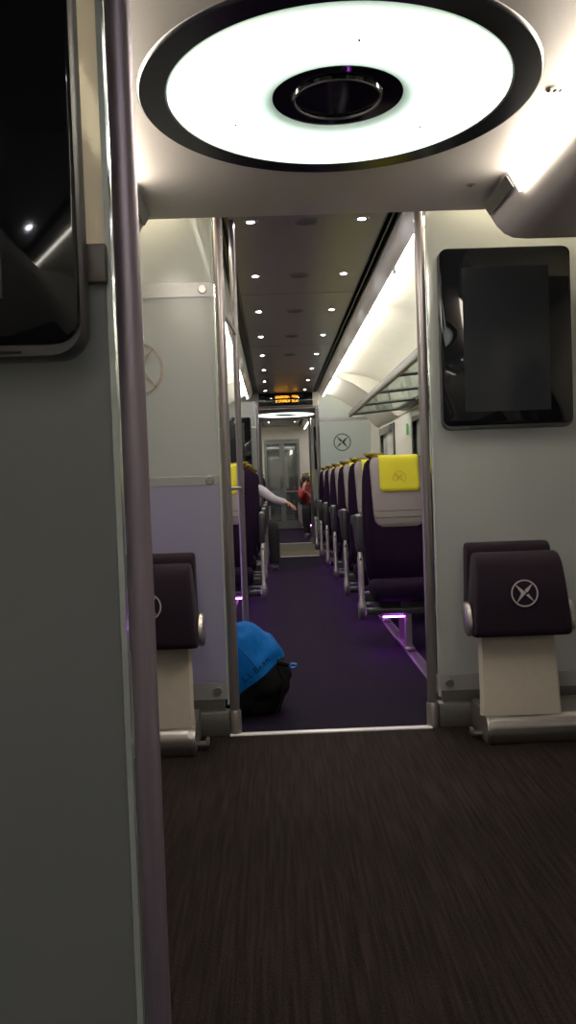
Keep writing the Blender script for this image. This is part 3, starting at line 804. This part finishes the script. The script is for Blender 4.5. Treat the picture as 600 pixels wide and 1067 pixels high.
MB().tube([(-.09,-.02,.41),(-.085,-.05,.435),(-.05,-.06,.437),(-.03,-.03,.405)],.006).build('haul_loop','bagblack',bag)

# ------------------------------------------------------------------ people
def skin_mesh(name, verts, edges, radii, m, parent, root=0, sub=2):
    me = bpy.data.meshes.new(name); me.from_pydata([tuple(v) for v in verts], edges, [])
    o = bpy.data.objects.new(name, me); COL.objects.link(o)
    md = o.modifiers.new('skin','SKIN'); md.use_smooth_shade = True
    for i,r in enumerate(radii):
        r = r if isinstance(r,tuple) else (r,r)
        me.skin_vertices[0].data[i].radius = r; me.skin_vertices[0].data[i].use_root = (i == root)
    s = o.modifiers.new('sub','SUBSURF'); s.levels = sub; s.render_levels = sub
    bpy.context.view_layer.update()
    nm = bpy.data.meshes.new_from_object(o.evaluated_get(bpy.context.evaluated_depsgraph_get()))
    nm.name = name; o.modifiers.clear(); o.data = nm; nm.materials.clear(); nm.materials.append(M[m])
    for p in nm.polygons: p.use_smooth = True
    o.parent = parent; return o
def person(label, loc, J, skin, top, bottom, hair, long_hair=False, sleeve_end=1.0):
    """J: joints, local metres; sitter faces -y"""
    t = thing('person', label, 'person', loc)
    V = Vector; J = {k:V(v) for k,v in J.items()}
    verts, edges, rad = [], [], []
    def add(p, r, prev=None):
        verts.append(V(p)); rad.append(r)
        if prev is not None: edges.append((prev,len(verts)-1))
        return len(verts)-1
    pel = add(J['pelvis'],.12); wa = add(J['waist'],.115,pel); ch = add(J['chest'],.125,wa); nk = add(J['neck'],.055,ch)
    hb = add(J['neck']+(J['head']-J['neck'])*.55,.06,nk); hd = add(J['head'],.085,hb); add(J['head']+V((0,-.005,.07)),.065,hd)
    def hand(prev, wrist, d, side):
        d = d.normalized(); a = d.cross(V((0,0,1)));  a = a.normalized() if a.length > .1 else V((1,0,0)); up = a.cross(d)
        pm = add(wrist+d*.055,.026,prev)
        for k,(o,l) in enumerate(((-.026,.070),(-.009,.082),(.009,.076),(.026,.060))):
            b0 = add(wrist+d*.085+a*o,.0095,pm); b1 = add(wrist+d*(.085+l*.5)+a*o*1.15-up*.010,.0085,b0); add(wrist+d*(.085+l*.85)+a*o*1.2-up*.034,.007,b1)
        t0 = add(wrist+d*.045+a*side*.034,.010,pm); add(wrist+d*.075+a*side*.052-up*.012,.0085,t0)
    for s,sd in (('l',1),('r',-1)):
        sh = add(J['sh_'+s],.060,ch); el = add(J['el_'+s],.042,sh); wr = add(J['wr_'+s],.027,el)
        hand(wr, J['wr_'+s], J['hd_'+s]-J['wr_'+s], sd)
        hp = add(J['hip_'+s],.095,pel); kn = add(J['kn_'+s],.060,hp); cf = add(J['kn_'+s]*.6+J['an_'+s]*.4,.055,kn); an = add(J['an_'+s],.036,cf); add(J['an_'+s]+V((.01,-.11,-.05)),.030,an)
    skin_mesh('body', verts, edges, rad, skin, t)
    # top: torso with sleeves
    verts, edges, rad = [], [], []
    pel = add(J['pelvis']+V((0,0,.03)),.145); wa = add(J['waist'],.142,pel); ch = add(J['chest'],.150,wa); nk = add(J['neck']-V((0,0,.025)),.072,ch)
    for s in 'lr':
        sh = add(J['sh_'+s],.078,ch); mid = add(J['sh_'+s].lerp(J['el_'+s],.55),.064,sh); el = add(J['el_'+s],.060,mid)
        if sleeve_end > 0: m2 = add(J['el_'+s].lerp(J['wr_'+s],.55*sleeve_end),.054,el); add(J['el_'+s].lerp(J['wr_'+s],.97*sleeve_end),.043,m2)
    skin_mesh('shirt', verts, edges, rad, top, t)
    verts, edges, rad = [], [], []
    pel = add(J['pelvis'],.150)
    for s in 'lr':
        hp = add(J['hip_'+s],.112,pel); th = add(J['hip_'+s].lerp(J['kn_'+s],.5),.098,hp); kn = add(J['kn_'+s],.088,th); cf = add(J['kn_'+s].lerp(J['an_'+s],.45),.082,kn); lo_ = add(J['an_'+s]+V((0,0,.05)),.075,cf); add(J['an_'+s]+V((0,0,-.035)),.070,lo_)
    skin_mesh('trousers', verts, edges, rad, bottom, t)
    for s in 'lr':
        a = J['an_'+s]; lo = []
        for y,w,h in ((.06,.05,.05),(.05,.07,.085),(0,.078,.10),(-.06,.085,.07),(-.13,.092,.05),(-.18,.07,.04),(-.195,.04,.025)):
            lo.append([(a.x+x,a.y+y,z) for x,z in rrect(0,.012+h/2,w,h,.02,4)])
        sh = MB().loft(lo).build('shoe','black',t)
        MB().loft([[(a.x+x,a.y-.06+y,z) for x,y in rrect(0,0,.094,.27,.045,5)] for z in (.0,.014)]).build('sole','dgrey',sh)
    h = J['head']
    cap = MB().ellipsoid(h+V((0,.022,.035)),(.092,.105,.105),20)
    if long_hair:
        for k in range(9):
            a = math.radians(20+140*k/8); x = .088*math.cos(a); y = .03+.075*math.sin(a)
            cap.tube([h+V((x,y,.03)),h+V((x*1.1,y*1.05,-.08)),h+V((x*1.15,y*1.0,-.20)),h+V((x*1.0,y*.9-.01,-.29))],[.030,.034,.030,.012],8)
    hr = cap.build('hair',hair,t)
    f = MB()
    for sg in (-1,1): f.ellipsoid(h+V((sg*.032,-.083,.012)),(.014,.006,.007),10)
    f.build('eyes','bgloss',t)
    MB().ellipsoid(h+V((0,-.095,-.012)),(.012,.016,.022),12).build('nose',skin,t)
    MB().ellipsoid(h+V((0,-.080,-.048)),(.024,.008,.007),12).build('mouth','red',t)
    for sg in (-1,1): MB().ellipsoid(h+V((sg*.088,.0,.0)),(.012,.022,.032),12).build('ear',skin,t)
    return t
# sitter on the left, arm out into the aisle (origin under the aisle seat)
y0 = LROWS[4]
person('seated person in white shirt and black trousers, arm held out over the aisle', (-.365,y0,0), dict(
    pelvis=(.0,.33,.60), waist=(.005,.335,.76), chest=(.02,.36,.95), neck=(.02,.37,1.10), head=(.02,.34,1.23),
    sh_l=(.19,.34,1.01), el_l=(.37,.18,.875), wr_l=(.535,.03,.83), hd_l=(.60,-.03,.79),
    sh_r=(-.17,.34,1.02), el_r=(-.21,.12,.82), wr_r=(-.05,-.08,.72), hd_r=(.02,-.12,.70),
    hip_l=(.10,.30,.56), kn_l=(.335,-.08,.56), an_l=(.345,-.10,.075), hip_r=(-.09,.30,.56), kn_r=(-.08,-.06,.55), an_r=(-.06,-.12,.085)),
    'skin','shirt','trouser','hair')
person('distant seated person with long brown hair in red top, hand raised to the face', (.735,16.55,0), dict(
    pelvis=(.0,.30,.56), waist=(-.01,.29,.70), chest=(-.03,.27,.87), neck=(-.06,.22,1.00), head=(-.085,.16,1.12),
    sh_l=(.13,.25,.95), el_l=(.12,.05,.74), wr_l=(-.02,-.02,.80), hd_l=(-.06,-.03,.86),
    sh_r=(-.19,.24,.94), el_r=(-.20,.03,.78), wr_r=(-.14,.03,.96), hd_r=(-.12,.06,1.06),
    hip_l=(.09,.28,.54), kn_l=(.07,-.10,.55), an_l=(.06,-.14,.085), hip_r=(-.09,.28,.54), kn_r=(-.12,-.10,.55), an_r=(-.11,-.18,.085)),
    'skin2','red','trouser','hair',True,.9)
# unseen lamp bar, added behind the left glass screen to wash it purple
t = thing('purple_fill_lamp','unseen purple lamp bar added on the left saloon wall behind the frosted glass','lamp',(XC-HW,4.45,.35))
MB().box(0,.03,-.05,.05,0,.75,.006).build('lamp_housing','dgrey',t)
MB().box(.03,.038,-.03,.03,.03,.72,.003).build('lamp_tube','led_pw',t)
# unseen lamps added above the screens to brighten the glass, hidden by the ceiling
for sg,yy,tx in ((1,YF-.09,'the right glass screen by the doorway'),(-1,YF-.09,'the left glass screen by the doorway'),(-1,YN+.11,'the foreground glass screen'),(1,Y2N+.12,'the emblem screen at the saloon end')):
    m = 'led_c' if yy > 2 else 'led_fill_near'
    t = thing('strip_light','unseen warm fill lamp added above %s' % tx,'light',(XC+sg*(.95 if yy > 2 else .83),yy,2.43))
    MB().box(-.36,.36,-.03,.03,-.014,0,.003).build('lamp_housing','white',t)
    MB().box(-.35,.35,-.018,.018,-.022,-.014,.003).build('lamp_tube',m,t)
# green sticker on the pillar between the windows
b = MB().box(XC+HW-.004,XC+HW,9.62,9.78,1.60,1.73,.001).build('wall_sticker','green'); tag(b,'small green sticker on the white wall pillar between the saloon windows','sticker')

# ------------------------------------------------------------------ camera, world, view
cam = bpy.data.cameras.new('camera'); co = bpy.data.objects.new('camera',cam); COL.objects.link(co)
co.matrix_world = Matrix.Translation((0,0,1.1)) @ Matrix.Rotation(math.radians(-.916),4,'Z') @ Matrix.Rotation(math.radians(90-2.04),4,'X') @ Matrix.Rotation(math.radians(-2.0),4,'Z')
cam.sensor_fit = 'VERTICAL'; cam.sensor_height = 36.; cam.lens = 36.*870/1067; cam.clip_start = .02
scn.camera = co
w = bpy.data.worlds.new('world'); scn.world = w; w.use_nodes = True
w.node_tree.nodes['Background'].inputs[0].default_value = (.02,.022,.025,1); w.node_tree.nodes['Background'].inputs[1].default_value = 1
scn.view_settings.view_transform = 'Standard'; scn.view_settings.look = 'None'
scn.cycles.use_denoising = True
scn.cycles.sample_clamp_indirect = 4.0
scn.cycles.max_bounces = 10
